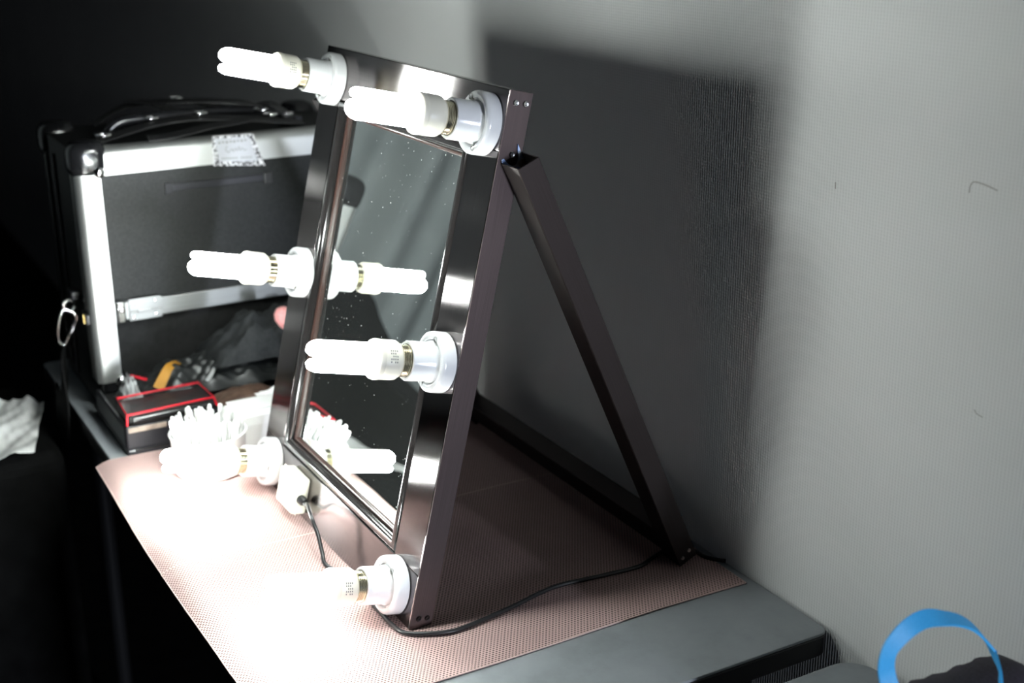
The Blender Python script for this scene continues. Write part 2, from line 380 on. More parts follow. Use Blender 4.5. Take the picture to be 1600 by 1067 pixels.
# lamp holders and bulbs: u from right edge, v up
def lamp(u, v, spin, lit_rot):
    T = ML @ Matrix.Translation((-u, v, .0003)) @ Matrix.Rotation(spin, 4, 'Z')
    prof = [(0, 0), (.0335, 0), (.0345, .0012), (.0345, .0135), (.0338, .0165), (.0318, .0182), (.0285, .0185), (.0262, .0172), (.0258, .0150),
            (.0240, .0150), (.0234, .0172), (.0228, .0200), (.0222, .0215), (.0222, .0455), (.0214, .0468), (.0190, .0468), (.0186, .040), (0, .040)]
    h = link('lamp_holder', lathe(prof, n=56), M['porcelain'], van, smooth=38, mw=T)
    hw = h.matrix_basis.copy()
    for a in (.9, .9+math.pi):
        bm = bmesh.new(); add_lathe(bm, [(0, .0156), (.0026, .0156), (.0028, .0175), (.0033, .0187), (.0036, .0187), (.0036, .0150), (0, .0150)], (.0285*math.cos(a), .0285*math.sin(a), 0), (0, 0, 1), 14)
        o = link('mounting_hole', bm, M['grey_print'], h, smooth=40)
    # bulb: housing, metal thread, tubes
    b = link('light_bulb', lathe([(0, .0565), (.0165, .0565), (.0195, .0580), (.0218, .0615), (.0222, .0650), (.0222, .0790), (.0216, .0800), (.0225, .0806),
                                 (.0228, .0850), (.0216, .0882), (.0180, .0905), (0, .0905)], n=48), M['bulb_plastic'], van, smooth=38, mw=T)
    thr = [(0, .0395)]
    for k in range(9):
        z = .0400+k*.0019; thr += [(.0168, z), (.0184, z+.0006), (.0184, z+.0012), (.0170, z+.0018)]
    link('screw_thread', lathe(thr+[(.0168, .0572), (0, .0572)], n=36), M['screwmetal'], b, smooth=50)
    # printed rating marks on the housing
    bm = bmesh.new()
    for r_ in range(4):
        for c_ in range(5):
            if (r_*5+c_) % 7 == 3: continue
            a0 = lit_rot+(c_-2)*.14; a1 = a0+.085; z0 = .0665+r_*.0024; z1 = z0+.0013; rr = .02228
            vv = [bm.verts.new((rr*math.cos(a), rr*math.sin(a), z)) for a, z in ((a0, z0), (a1, z0), (a1, z1), (a0, z1))]; bm.faces.new(vv)
    link('printed_marks', bm, M['grey_print'], b)
    # three U-shaped tubes
    bm = bmesh.new(); r = .0052
    for k in range(3):
        a = lit_rot+k*2*math.pi/3; c = Vector((.0108*math.cos(a), .0108*math.sin(a), 0)); t = Vector((-math.sin(a), math.cos(a), 0))*.0066
        path = [c-t+Vector((0, 0, .089)), c-t+Vector((0, 0, .150))]
        path += [c-t*math.cos(math.pi*q/6)+Vector((0, 0, .150+.0066*math.sin(math.pi*q/6))) for q in range(1, 6)]
        path += [c+t+Vector((0, 0, .150)), c+t+Vector((0, 0, .089))]
        add_sweep(bm, path, circ(r, 8), up=(math.cos(a), math.sin(a), 0))
    o = link('glass_tubes', bm, M['tube'], b, smooth=60); o['label'] = 'glowing white fluorescent tubes'
for (u, v), sp_, lr in zip([(.4555, .578), (.0375, .578), (.4585, .3115), (.0365, .310), (.4580, .0350), (.0465, .0360)], (.3, 1.1, 1.5, .4, 2.2, .1), (0, .6, .3, 0, .8, .2)):
    lamp(u, v, sp_, lr)

# prop legs: square tubes, open at the top, notched inner wall with heat tint
PT, PB = Vector((0, .126, .5305)), Vector((0, .3575, .0042))     # front lower corner line top / bottom
ax = (PB-PT).normalized(); nb = Vector((0, -ax.z, ax.y))          # towards the back/up side
if nb.y < 0: nb = -nb
PL = (PB-PT).length; PWX, PDZ, t = .036, .0275, .0014
def prop(x0, sgn):
    """x0: plane against the stile; the tube extends sgn outwards"""
    Mx = Matrix(((sgn, 0, 0, x0), (0, nb.y, ax.y, PT.y), (0, nb.z, ax.z, PT.z), (0, 0, 0, 1)))
    bm = bmesh.new()   # local: x outwards, y depth, z down the tube
    add_box(bm, PWX-t, PWX, 0, PDZ, 0, PL); add_box(bm, 0, PWX-t, 0, t, 0, PL); add_box(bm, 0, PWX-t, PDZ-t, PDZ, 0, PL)
    add_box(bm, 0, t, t, PDZ-t, .045, PL)
    p = link('prop_leg', bm, M['steel_p'], van, bevel=.0006, seg=1, mw=I0 @ Mx)
    bm = bmesh.new()   # notched wall
    pts = [(t, -.004), (t+.003, -.004)]+[(t+.003+(PDZ-2*t-.006)*k/8, -.004+.0135*math.sin(math.pi*k/8)**.6) for k in range(1, 8)]+[(PDZ-t-.003, -.004), (PDZ-t, -.010), (PDZ-t, .0449), (t, .0449)]
    lo = [bm.verts.new((.0002, y, z)) for y, z in pts]; hi = [bm.verts.new((t, y, z)) for y, z in pts]
    bm.faces.new(lo); bm.faces.new(hi[::-1])
    for i in range(len(pts)): bm.faces.new((lo[i], lo[(i+1) % len(pts)], hi[(i+1) % len(pts)], hi[i]))
    w = link('notched_tab', bm, M['tint'], p); w['label'] = 'notched wall tinted blue by heat'
    bm = bmesh.new(); add_lathe(bm, [(0, .0018), (.0028, .0022), (.0036, .0006), (.0036, 0), (0, 0)], (t, PDZ*.5, .0235), (1, 0, 0), 16)
    link('bolt', bm, M['satin_black'], p, smooth=40)
    for dz, dy in ((PL-.014, .019), (PL-.010, .007)):
        bm = bmesh.new(); add_lathe(bm, [(0, .0012), (.0024, .0014), (.003, .0004), (.003, 0), (0, 0)], (PWX, dy, dz), (1, 0, 0), 14)
        link('screw', bm, M['steel_bright'], p, smooth=40)
    return p
prop(.0004, 1)
prop(-FW-.0004, -1)
bb = bmesh.new()
Mb = Matrix(((1, 0, 0, 0), (0, nb.y, ax.y, PB.y), (0, nb.z, ax.z, PB.z), (0, 0, 0, 1)))
add_box(bb, -FW-.0002, .0002, .0008, PDZ-.0008, -.046, -.010)
link('back_bar', bb, M['steel_p'], van, bevel=.001, mw=I0 @ Mb)
# junction box on the bottom rail
jb = bmesh.new(); add_box(jb, -.383, -.325, .008, .058, .0003, .0225)
j = link('junction_box', jb, M['cream_box'], van, bevel=.004, seg=3, mw=ML); j['label'] = 'cream plastic junction box'
jl = link('box_lid_seam', box(-.3835, -.3245, .0075, .0585, .0150, .0160), M['bulb_plastic'], j)
link('cable_gland', lathe([(0, 0), (.0065, 0), (.0065, .006), (.004, .012), (0, .012)], (-.325, .030, .011), (1, 0, -.15), 16), M['cable'], j, smooth=40)

# power cord
def P2(u, v, n): return tuple(MW @ Vector((-u, v, n)))
cord = [P2(.318, .030, .010), P2(.300, .029, .012), P2(.283, .040, .020), (-.238, -.022, .050), (-.216, -.023, .036), (-.202, -.024, .018), (-.188, -.026, .008), (-.165, -.020, .0068), (-.11, -.014, .0062), (-.05, -.013, .006), (-.018, -.013, .006),
        (.008, -.006, .006), (.027, .030, .006), (.029, .060, .006), (.017, .127, .006), (.006, .170, .006), (.002, .205, .006), (.008, .26, .006),
        (.010, .311, .005), (.002, .336, .0048), (-.006, .360, .0048), (-.002, .385, .0048), (.012, .398, .0045), (.030, .400, .0045), (.045, .409, .0045), (.052, .4165, .004)]
o = link('power_cord', tube(catmull(cord, 8), .0027, 8), M['cable'], smooth=60)
tag(o, 'thin black power cord running from the junction box round the frame foot to the wall', 'cord')

# ------------------------------------------------------------------ makeup case
X0, X1, YA, YB, ZT = -1.125, -.86, -.143, .335, .432
case = empty('makeup_case', (-.99, .1, 0), 'black aluminium-edged makeup case standing open at the far end of the table', 'case')
IC = Matrix.Translation(case.location).inverted()
def cp(name, bm, m, parent=case, **k):
    o = link(name, bm, m, parent, **k)
    if parent is case: o.matrix_basis = IC
    return o
Tz = .0012
bm = bmesh.new()
add_box(bm, X0, X1-.012, YA+.004, YA+.010, .004, ZT-.004); add_box(bm, X0, X1-.012, YB-.010, YB-.004, .004, ZT-.004)
add_box(bm, X0, X0+.008, YA+.010, YB-.010, .004, ZT-.004); add_box(bm, X0+.008, X1-.012, YA+.010, YB-.010, ZT-.012, ZT-.004)
add_box(bm, X0+.008, X1-.012, YA+.010, YB-.010, .004, .012)
cp('shell', bm, M['panel'])
cp('front_panel', box(X1-.016, X1-.008, YA+.02, YB-.02, .165, ZT-.02), M['panel'])
cp('interior_lining', box(X0+.0085, X1-.06, YA+.0105, YB-.0105, .0125, .160), M['lining'])
# aluminium profiles with a rounded outer edge and ridges on the side
def profile(axis, c, lo, hi, w, dpt, face):
    pass
def alu_post(y0, y1, side):
    bm = bmesh.new(); s = []
    # section in x (depth) / y, rounded towards the front outer corner, ridged outer side
    W_, D_ = y1-y0, .042; r = .012; oy = y0 if side < 0 else y1; sg = 1 if side < 0 else -1
    pts = [(X1-D_, oy+sg*.0)]
    for k in range(4):
        xx = X1-D_+.004+k*.006; pts += [(xx, oy), (xx+.0008, oy+sg*.0014), (xx+.0022, oy+sg*.0014), (xx+.003, oy)]
    for k in range(7):
        a = math.pi/2*k/6; pts.append((X1-r+r*math.sin(a), oy+sg*(r-r*math.cos(a))))
    pts += [(X1, oy+sg*W_), (X1-.010, oy+sg*W_), (X1-D_, oy+sg*.006)]
    add_prism(bm, pts, .052, ZT-.035); return bm
cp('corner_post', alu_post(YA, YA+.038, -1), M['alu'], smooth=30)
cp('corner_post', alu_post(YB-.038, YB, 1), M['alu'], smooth=30)
bm = bmesh.new(); sect = []
r = .014
pts = [(X1-.03, ZT)]+[(X1-r+r*math.sin(math.pi/2*k/6), ZT-r+r*math.cos(math.pi/2*k/6)) for k in range(7)]+[(X1, ZT-.042), (X1-.01, ZT-.042), (X1-.03, ZT-.006)]
a = [bm.verts.new((x, YA+.036, z)) for x, z in pts]; b_ = [bm.verts.new((x, YB-.036, z)) for x, z in pts]
bm.faces.new(a); bm.faces.new(b_[::-1])
for i in range(len(pts)): bm.faces.new((a[i], a[(i+1) % len(pts)], b_[(i+1) % len(pts)], b_[i]))
cp('top_bar', bm, M['alu'], smooth=30)
cp('middle_bar', box(X1-.010, X1-.001, YA+.037, YB-.037, .153, .182), M['alu_mid'], bevel=.0015)
# hinge-like clasp on the middle bar
hb = bmesh.new(); add_box(hb, X1-.0008, X1+.0024, -.083, -.030, .166, .1865); add_box(hb, X1-.0008, X1+.0024, -.083, -.030, .1505, .1645)
add_box(hb, X1+.0024, X1+.0045, -.070, -.045, .1625, .1685)
h = cp('clasp', hb, M['alu_mid'], bevel=.001)
for y, z in ((-.076, .178), (-.040, .180), (-.076, .156), (-.040, .158)):
    link('rivet', lathe([(0, .0028), (.0022, .0022), (.003, 0), (0, 0)], (X1+.0022, y, z), (1, 0, 0), 12), M['chrome'], h, smooth=50)
ct = cp('corner_catch', box(X1-.001, X1+.006, -.104, -.089, .150, .186), M['chrome'], bevel=.003)
link('catch_rivet', lathe([(0, .008), (.004, .006), (.005, 0), (0, 0)], (X1+.005, -.096, .173), (1, 0, 0), 14), M['chrome'], ct, smooth=50)
sc_ = cp('side_clip', box(X1-.045, X1-.012, YA-.006, YA+.001, .150, .167), M['satin_black'], bevel=.002)
link('clip_plate', box(X1-.032, X1-.022, YA-.0075, YA-.0061, .151, .166), M['brass'], sc_)
for x, z in ((X1-.055, .180), (X1-.055, .142)):
    cp('rivet', lathe([(0, .004), (.003, .003), (.004, 0), (0, 0)], (x, YA+.004, z), (0, -1, 0), 12), M['chrome'], smooth=50)
# black ball corners
def ball_corner(x, y, z, rx=.030, m='gloss_black'):
    bm = bmesh.new(); bmesh.ops.create_icosphere(bm, subdivisions=4, radius=1)
    for v in bm.verts:
        c = v.co; f = lambda q: math.copysign(abs(q)**.62, q); v.co = Vector((x+f(c.x)*rx, y+f(c.y)*rx, z+f(c.z)*rx))
    return cp('corner_cap', bm, M[m], smooth=60)
k = ball_corner(X1-.026, YA+.024, ZT-.018)
link('rivet', lathe([(0, .006), (.006, .005), (.009, .001), (.009, 0), (0, 0)], (X1+.003, YA+.036, ZT-.036), (1, .1, -.1), 16), M['chrome'], k, smooth=60)
ball_corner(X1-.026, YB-.024, ZT-.018); ball_corner(X0+.024, YA+.024, ZT-.018, .03); ball_corner(X0+.024, YB-.024, ZT-.018, .03)
k = ball_corner(X1-.022, YA+.026, .046, .022)
link('rivet', lathe([(0, .004), (.007, .004), (.009, .001), (.009, 0), (0, 0)], (X1+.000, YA+.036, .052), (1, -.1, .1), 16), M['chrome'], k, smooth=60)
# ridge of the rear half of the case, seen on its left side
for xx in (-1.03, -1.085):
    cp('side_trim', box(xx-.006, xx+.006, YA-.001, YA+.0039, .02, ZT-.03), M['satin_black'], bevel=.002)
# flat strap slot on the front panel
hs = cp('panel_strap', box(X1-.0079, X1-.0055, -.004, .172, .353, .364), M['satin_black'], bevel=.001)
for y in (.0, .166):
    link('strap_end', box(X1-.0070, X1-.0030, y-.006, y+.007, .349, .367), M['strap' if y else 'table_leg'], hs, bevel=.001)
# handle and carrying straps heaped on top
hd = cp('carry_handle', tube(catmull([(-.955, -.07, ZT), (-.955, -.055, ZT+.018), (-.955, -.02, ZT+.026), (-.955, .10, ZT+.028), (-.955, .20, ZT+.024), (-.955, .23, ZT+.016), (-.955, .245, ZT)], 6), .0085, 10), M['gloss_black'], smooth=60)
for y in (-.07, .245):
    link('handle_mount', box(-.972, -.938, y-.016, y+.016, ZT-.0041, ZT+.010), M['satin_black'], hd, bevel=.003)
def up_top(zz): return [(x, y, zz+dz) for x, y, dz in ()]
straps = [[(-.90, -.10, .004), (-.915, -.06, .010), (-.925, .0, .020), (-.915, .06, .026), (-.905, .13, .022), (-.90, .20, .012), (-.91, .25, .004)],
          [(-1.08, -.06, .004), (-1.07, -.01, .030), (-1.05, .05, .037), (-1.02, .10, .036), (-.99, .16, .024), (-.95, .205, .034), (-.92, .23, .012)],
          [(-1.06, .10, .006), (-1.075, .05, .028), (-1.06, .0, .040), (-1.0, .03, .044), (-.96, .10, .046), (-.94, .17, .038), (-.96, .23, .012)],
          [(-.885, -.02, .004), (-.880, .02, .007), (-.883, .07, .014), (-.888, .12, .018), (-.90, .16, .019)]]
stp = empty('shoulder_strap', (-.99, .08, ZT-.003), 'black shoulder strap with metal buckles heaped on top of the makeup case', 'strap')
IS = Matrix.Translation(stp.location).inverted()
for s_ in straps:
    bm = bmesh.new(); add_sweep(bm, catmull([(x, y, ZT+z) for x, y, z in s_], 8), rect(.020, .0024), up=(.25, 0, 1)); link('strap_band', bm, M['strap'], stp, bevel=.0006, seg=1, mw=IS)
for x, y, z, yaw in ((-.93, .0, .030, .1), (-1.03, .07, .044, .2), (-.925, .08, .032, 0), (-.90, .19, .024, .5), (-.905, .175, .033, .9), (-.92, .225, .020, .2), (-.90, -.085, .014, .4)):
    T = IS @ Matrix.Translation((x, y, ZT+z)) @ Matrix.Rotation(yaw, 4, 'Z')
    pth = [(a_, b2, 0) for a_, b2 in round_rect(-.010, .010, -.008, .008, .003, 3)]
    link('buckle', tube(pth, .0017, 6, closed=True), M['chrome'], stp, smooth=60, mw=T)
# carabiner hanging at the left side
cb = empty('carabiner', (-.955, -.150, .150), 'small silver carabiner hanging at the left side of the makeup case', 'carabiner')
pth = catmull([(0, -.017, .007), (.001, -.006, .004), (.002, .001, -.004), (.002, .001, -.013), (.001, -.007, -.029), (0, -.016, -.044), (0, -.023, -.052), (0, -.030, -.043), (0, -.029, -.025), (0, -.024, -.005)], 5, closed=True)
link('hook', tube(pth, .0019, 8, closed=True, up=(1, 0, 0)), M['chrome'], cb, smooth=60)
link('gate_nut', lathe([(0, 0), (.003, 0), (.003, .012), (0, .012)], (.001, -.0085, -.033), (0, .43, .9), 10), M['steel_bright'], cb, smooth=40)
dr = cp('strap_ring', tube([(-.957, YA-.014+a_, .163+b2) for a_, b2 in circ(.009, 16)], .002, 6, closed=True, up=(1, 0, 0)), M['chrome'], smooth=60)
cp('ring_mount', box(-.972, -.942, YA-.012, YA+.0038, .172, .190), M['satin_black'], bevel=.003)
# hanging strap by the table edge
bm = bmesh.new(); add_sweep(bm, catmull([(-.985, -.168, .052), (-.935, -.186, .040), (-0.918, -0.191, 0.022), (-0.934, -0.191, -0.007), (-0.985, -0.191, -0.084), (-1.044, -0.191, -0.154)], 8), rect(.085, .003), up=(0, -1, 0))
o = link('hanging_strap', bm, M['black_wall'], bevel=.0008, seg=1); tag(o, 'wide dark strap hanging down beside the left of the makeup case', 'strap')
# open lower tray (lid) lying in front of the case
tr = bmesh.new(); TX0, TX1, TY0, TY1, TZ = X1+.001, -.666, -.150, .33, .048
add_box(tr, TX0, TX1, TY0, TY1, .0002, .010)
add_box(tr, TX1-.007, TX1, TY0, TY1, .010, TZ); add_box(tr, TX0, TX1-.007, TY0, TY0+.007, .010, TZ-.002); add_box(tr, TX0, TX1-.007, TY1-.007, TY1, .010, TZ-.002)
tray = cp('open_lid', tr, M['satin_black'], bevel=.003); tray['label'] = 'black lid folded open flat on the table'
link('lid_lining', box(TX0+.001, TX1-.008, TY0+.008, TY1-.008, .0102, .034), M['lining'], tray)
link('lid_ridge', box(TX1-.0005, TX1+.0015, TY0+.012, TY1-.012, .0065, .010), M['gloss_black'], tray, bevel=.0005)
b3 = link('tan_strip', box(TX1-.001, TX1+.0018, TY0+.004, -.088, .0375, .0455), M['tan'], tray, bevel=.001); b3['label'] = 'tan strip along the lid edge'

# name card on the top bar
card = empty('name_card', (X1+.004, .11, .41), 'small white name card with a black-and-white border on the top bar of the makeup case', 'card')
T = Matrix.Rotation(-.04, 4, 'X')
def cbox(*a): return box(*a)
def quadcard(name, p, m, dx, th=.0008, parent=card):
    bm = bmesh.new(); f = [bm.verts.new((dx, y, z)) for y, z in p]; g = [bm.verts.new((dx+th, y, z)) for y, z in p]
    bm.faces.new(f); bm.faces.new(g[::-1])
    for i in range(len(p)): bm.faces.new((f[i], f[(i+1) % len(p)], g[(i+1) % len(p)], g[i]))
    return link(name, bm, m, parent)
quadcard('card_border', [(-.036, .026), (.033, .024), (.050, -.030), (-.036, -.022)], M['border'], -.0012)
quadcard('card_face', [(-.031, .021), (.026, .020), (.038, -.021), (-.026, -.016)], M['card'], -.0003)
bm = bmesh.new()
def cardbox(y0, y1, z0, z1): add_box(bm, .0006, .0009, y0, y1, z0, z1)
for i_ in range(8): cardbox(-.026+i_*.0062, -.0225+i_*.0062, .0125+(i_ % 2)*.001, .0165)
link('printed_line', bm, M['grey_print'], card)
bm = bmesh.new()
add_sweep(bm, catmull([(.0007, y, z) for y, z in ((-.012, .008), (-.015, .002), (-.010, -.002), (-.004, .003), (-.002, -.002), (.002, .004), (.004, -.001), (.008, .006), (.009, -.001), (.013, .003), (.016, -.001), (.020, .000))], 4), circ(.0006, 5)); link('handwriting', bm, M['grey_print'], card)
bm = bmesh.new()
for i_ in range(13):
    if i_ == 7: continue
    cardbox(-.0225+i_*.0040, -.0198+i_*.0040, -.0125-i_*.0002, -.0100-i_*.0002)
link('printed_line', bm, M['grey_print'], card)

# ------------------------------------------------------------------ things on the open lid
def blob(x0, x1, y0, y1, z0, h, seed, nx=30, ny=30, amp=.3, edge=.35, tilt=0):
    bm = bmesh.new(); g = {}
    for i in range(nx+1):
        for j in range(ny+1):
            u, v = i/nx, j/ny; e = min(1, min(u, 1-u)/edge)*1.0; f = min(1, min(v, 1-v)/edge)
            s = math.sin(e*math.pi/2)**.6*math.sin(f*math.pi/2)**.6
            z = z0+h*s*(1+amp*hnoise(u*6, v*6, seed))+tilt*v*s
            wob = .006*hnoise(v*5, u*3, seed+2)
            g[1, i, j] = bm.verts.new((x0+(x1-x0)*u+wob*(1-s), y0+(y1-y0)*v+wob*(1-s), z)); g[0, i, j] = bm.verts.new((x0+(x1-x0)*u+wob*(1-s), y0+(y1-y0)*v+wob*(1-s), z0))
    for i in range(nx):
        for j in range(ny):
            bm.faces.new([g[1, i, j], g[1, i+1, j], g[1, i+1, j+1], g[1, i, j+1]]); bm.faces.new([g[0, i, j], g[0, i, j+1], g[0, i+1, j+1], g[0, i+1, j]])
    bmesh.ops.remove_doubles(bm, verts=bm.verts, dist=1e-5)
    return bm
pz = .0483
pouch = empty('zip_pouch', (-.71, -.08, pz), 'black zip pouch edged with red piping lying on the open case lid', 'pouch'); IPo = Matrix.Translation(pouch.location).inverted()
pp = [(-.668, -.144), (-.672, -.008), (-.742, -.012), (-.742, -.144)]
bm = bmesh.new(); add_prism(bm, pp, pz+.0003, pz+.0155); link('pouch_body', bm, M['bagfilm'], pouch, bevel=.005, seg=3, mw=IPo)
loop = [(-.665, -.146, pz+.0185), (-.668, -.012, pz+.021), (-.742, -.014, pz+.021), (-.742, -.142, pz+.019)]
link('piping', tube(loop, .0020, 8, closed=True), M['red'], pouch, smooth=50, mw=IPo)
link('piping', tube([loop[0], (-.6655, -.147, pz-.004+.005)], .0018, 6), M['red'], pouch, smooth=50, mw=IPo)
link('piping', tube([loop[1], (-.666, -.008, pz+.006)], .0018, 6), M['red'], pouch, smooth=50, mw=IPo)
link('rolled_edge', tube([(-.6655, -.138, pz+.0085), (-.667, -.06, pz+.0095), (-.668, -.014, pz+.0105)], .0065, 14), M['gloss_black'], pouch, smooth=60, mw=IPo)
# black plastic bag with an orange print
pb = empty('plastic_bag', (-.79, .03, pz), 'crumpled black plastic bag with an orange print behind the red-edged pouch', 'bag'); IB = Matrix.Translation(pb.location).inverted()
fb = blob(-.855, -.745, -.095, .150, pz+.0003, .036, 1.3, 40, 60, .35)
zq = {}
for v in fb.verts: zq[(round(v.co.x, 3), round(v.co.y, 3))] = v.co.z
def top_of(bm_, x, y):
    return max((v.co.z for v in bm_.verts if abs(v.co.x-x) < .005 and abs(v.co.y-y) < .006), default=pz)
opts = [(-.762, -.072), (-.770, -.060), (-.779, -.048), (-.790, -.036), (-.802, -.026)]
oz = [(x, y, top_of(fb, x, y)+.0008) for x, y in opts]
oz2 = [(x+.012, y+.075, top_of(fb, x+.012, y+.075)+.0006) for x, y in opts]
link('bag_body', fb, M['bagfilm'], pb, smooth=80, mw=IB)
bm = bmesh.new(); add_sweep(bm, catmull(oz, 4), rect(.015, .0012), up=(.6, 0, 1), scale=lambda t_: 1.2-.5*t_); o = link('orange_print', bm, M['orange'], pb, mw=IB); o['label'] = 'orange printed patch'
bm = bmesh.new(); add_sweep(bm, catmull(oz2, 4), rect(.006, .001), up=(.6, 0, 1)); link('silver_print', bm, M['silver_print'], pb, mw=IB)
# dark cloth cap-like heap to the right
dc = blob(-.858, -.745, .02, .300, pz+.038, .055, 4.4, 34, 46, .35)
o = link('dark_cloth', dc, M['cloth_dark'], smooth=80); tag(o, 'dark grey crumpled cloth piled over the plastic bag inside the case opening', 'cloth')
# clear wrapper at the foot of the post
o = link('crumpled_wrapper', blob(-.800, -.755, -.128, -.098, pz+.0002, .030, 8, 14, 14, .5), M['silver_print'], smooth=30); tag(o, 'small crumpled silvery wrapper beside the lower post corner of the case', 'wrapper')
o = link('pencil', tube([(-.790, -.106, pz+.0345), (-.768, -.088, pz+.032)], .0024, 8), M['red'], smooth=50); tag(o, 'short red pencil lying beside the silvery wrapper', 'pencil')
# brown leather case on the tray to the right of the pouch
o = link('brown_purse', blob(-.725, -.668, .002, .095, pz+.0003, .014, 3.1, 20, 20, .15), M['brown'], smooth=60); tag(o, 'flat brown purse on the open lid between the pouch and the tissue', 'purse')
# pink brush
br = empty('makeup_brush', (-.700, .135, pz), 'makeup brush with a round pink head standing beside the mirror frame', 'brush'); IBr = Matrix.Translation(br.location).inverted()
ba, bt = Vector((-.704, .150, pz+.0005)), Vector((-.709, .1215, .172))
dv = (bt-ba).normalized()
link('handle', lathe([(0, 0), (.003, 0), (.0042, .03), (.0035, .08), (.005, .10), (0, .1005)], ba, dv, 14), M['gloss_black'], br, smooth=50, mw=IBr)
link('bristles', lathe([(0, .098), (.006, .100), (.011, .107), (.0145, .118), (.0135, .128), (.008, .135), (0, .137)], ba, dv, 24), M['pink'], br, smooth=60, mw=IBr)

# ------------------------------------------------------------------ swab cup, tub, tissue
ZM = .0029
cup = empty('swab_cup', (-.552, -.058, ZM), 'clear round cup packed with white cotton swabs on the far pink mat', 'cup')
link('cup_wall', lathe([(0, 0), (.046, 0), (.051, .004), (.0545, .060), (.0555, .0612), (.0525, .0612), (.0495, .006), (0, .0035)], n=48), M['white_plastic'], cup, smooth=45)
link('cup_rim', tube([(.055*math.cos(2*math.pi*k/40), .055*math.sin(2*math.pi*k/40), .061) for k in range(40)], .0016, 6, closed=True), M['white_plastic'], cup, smooth=60)
def swab_mesh():
    bm = bmesh.new(); add_lathe(bm, [(0, 0), (.0016, .001), (.0025, .004), (.0026, .010), (.0017, .0145), (.0011, .0155), (.0011, .0595), (.0017, .0605), (.0026, .065), (.0027, .071), (.0018, .0745), (0, .0755)], n=10); return bm
sw0 = link('cotton_swab', swab_mesh(), M['cotton'], smooth=60)
tag(sw0, 'white cotton swab standing in the round cup', 'swab', 'cotton swabs in the round cup')
rnd = random.Random(3); k_ = 0
for ring, cnt in ((.006, 4), (.015, 9), (.025, 15), (.034, 21), (.0425, 27)):
    for q in range(cnt):
        a = 2*math.pi*q/cnt+rnd.uniform(-.08, .08); rr = ring+rnd.uniform(-.0012, .0012)
        o = sw0 if k_ == 0 else sw0.copy()
        if k_: COL.objects.link(o)
        o.location = (-.552+rr*math.cos(a), -.058+rr*math.sin(a), ZM+.0045+rnd.uniform(0, .009))
        o.rotation_euler = (rnd.uniform(-.05, .05)-.10*math.sin(a)*rr/.0425, rnd.uniform(-.05, .05)+.10*math.cos(a)*rr/.0425, 0); k_ += 1
tub = empty('white_tub', (-.607, .045, ZM), 'white plastic tub with cut corners behind the swab cup', 'tub')
oc = [(-.026, -.066), (.018, -.066), (.030, -.054), (.030, .020), (.018, .034), (-.026, .034)]
bm = bmesh.new()
rings = []
for z, s_ in ((0, .90), (.045, .98), (.058, .94), (.066, .80)): rings.append([bm.verts.new((x*s_, y*s_, z)) for x, y in oc])
bm.faces.new(rings[0][::-1]); bm.faces.new(rings[-1])
for a, b_ in zip(rings, rings[1:]):
    for i in range(6): bm.faces.new((a[i], a[(i+1) % 6], b_[(i+1) % 6], b_[i]))
link('tub_body', bm, M['white_plastic'], tub, bevel=.003)
link('tub_lid', box(-.024, .024, -.050, .024, .0663, .0690), M['white_plastic'], tub, bevel=.001)
# tissue sheet draped beside the tub, up against the open lid
def sheet(name, corners, m, seed, amp, nx=26, ny=26, th=.0006, parent=None):
    bm = bmesh.new(); c = [Vector(p) for p in corners]; g = {}
    nrm = (c[1]-c[0]).cross(c[3]-c[0]).normalized()
    for s_ in (0, 1):
        for i in range(nx+1):
            for j in range(ny+1):
                u, v = i/nx, j/ny
                p = c[0]*(1-u)*(1-v)+c[1]*u*(1-v)+c[2]*u*v+c[3]*(1-u)*v
                w = hnoise(u*5+seed, v*2.2, seed)*amp+abs(math.sin((u*.7+v)*7+seed))*amp*.6
                g[s_, i, j] = bm.verts.new(p+nrm*(w+s_*th)+(c[3]-c[0]).normalized()*.004*hnoise(u*7, v, seed+1))
    for i in range(nx):
        for j in range(ny):
            bm.faces.new([g[1, i, j], g[1, i+1, j], g[1, i+1, j+1], g[1, i, j+1]]); bm.faces.new([g[0, i, j], g[0, i, j+1], g[0, i+1, j+1], g[0, i+1, j]])
    for i in range(nx):
        for j in (0, ny): bm.faces.new([g[0, i, j], g[0, i+1, j], g[1, i+1, j], g[1, i, j]])
    for j in range(ny):
        for i in (0, nx): bm.faces.new([g[0, i, j], g[0, i, j+1], g[1, i, j+1], g[1, i, j]])
    return link(name, bm, m, parent, smooth=60)
o = sheet('tissue_paper', [(-.610, .092, ZM+.001), (-.612, .200, ZM+.001), (-.652, .190, .088), (-.655, .050, .066)], M['tissue'], 1.1, .008)
tag(o, 'crumpled white tissue leaning on the open lid behind the white tub', 'tissue')

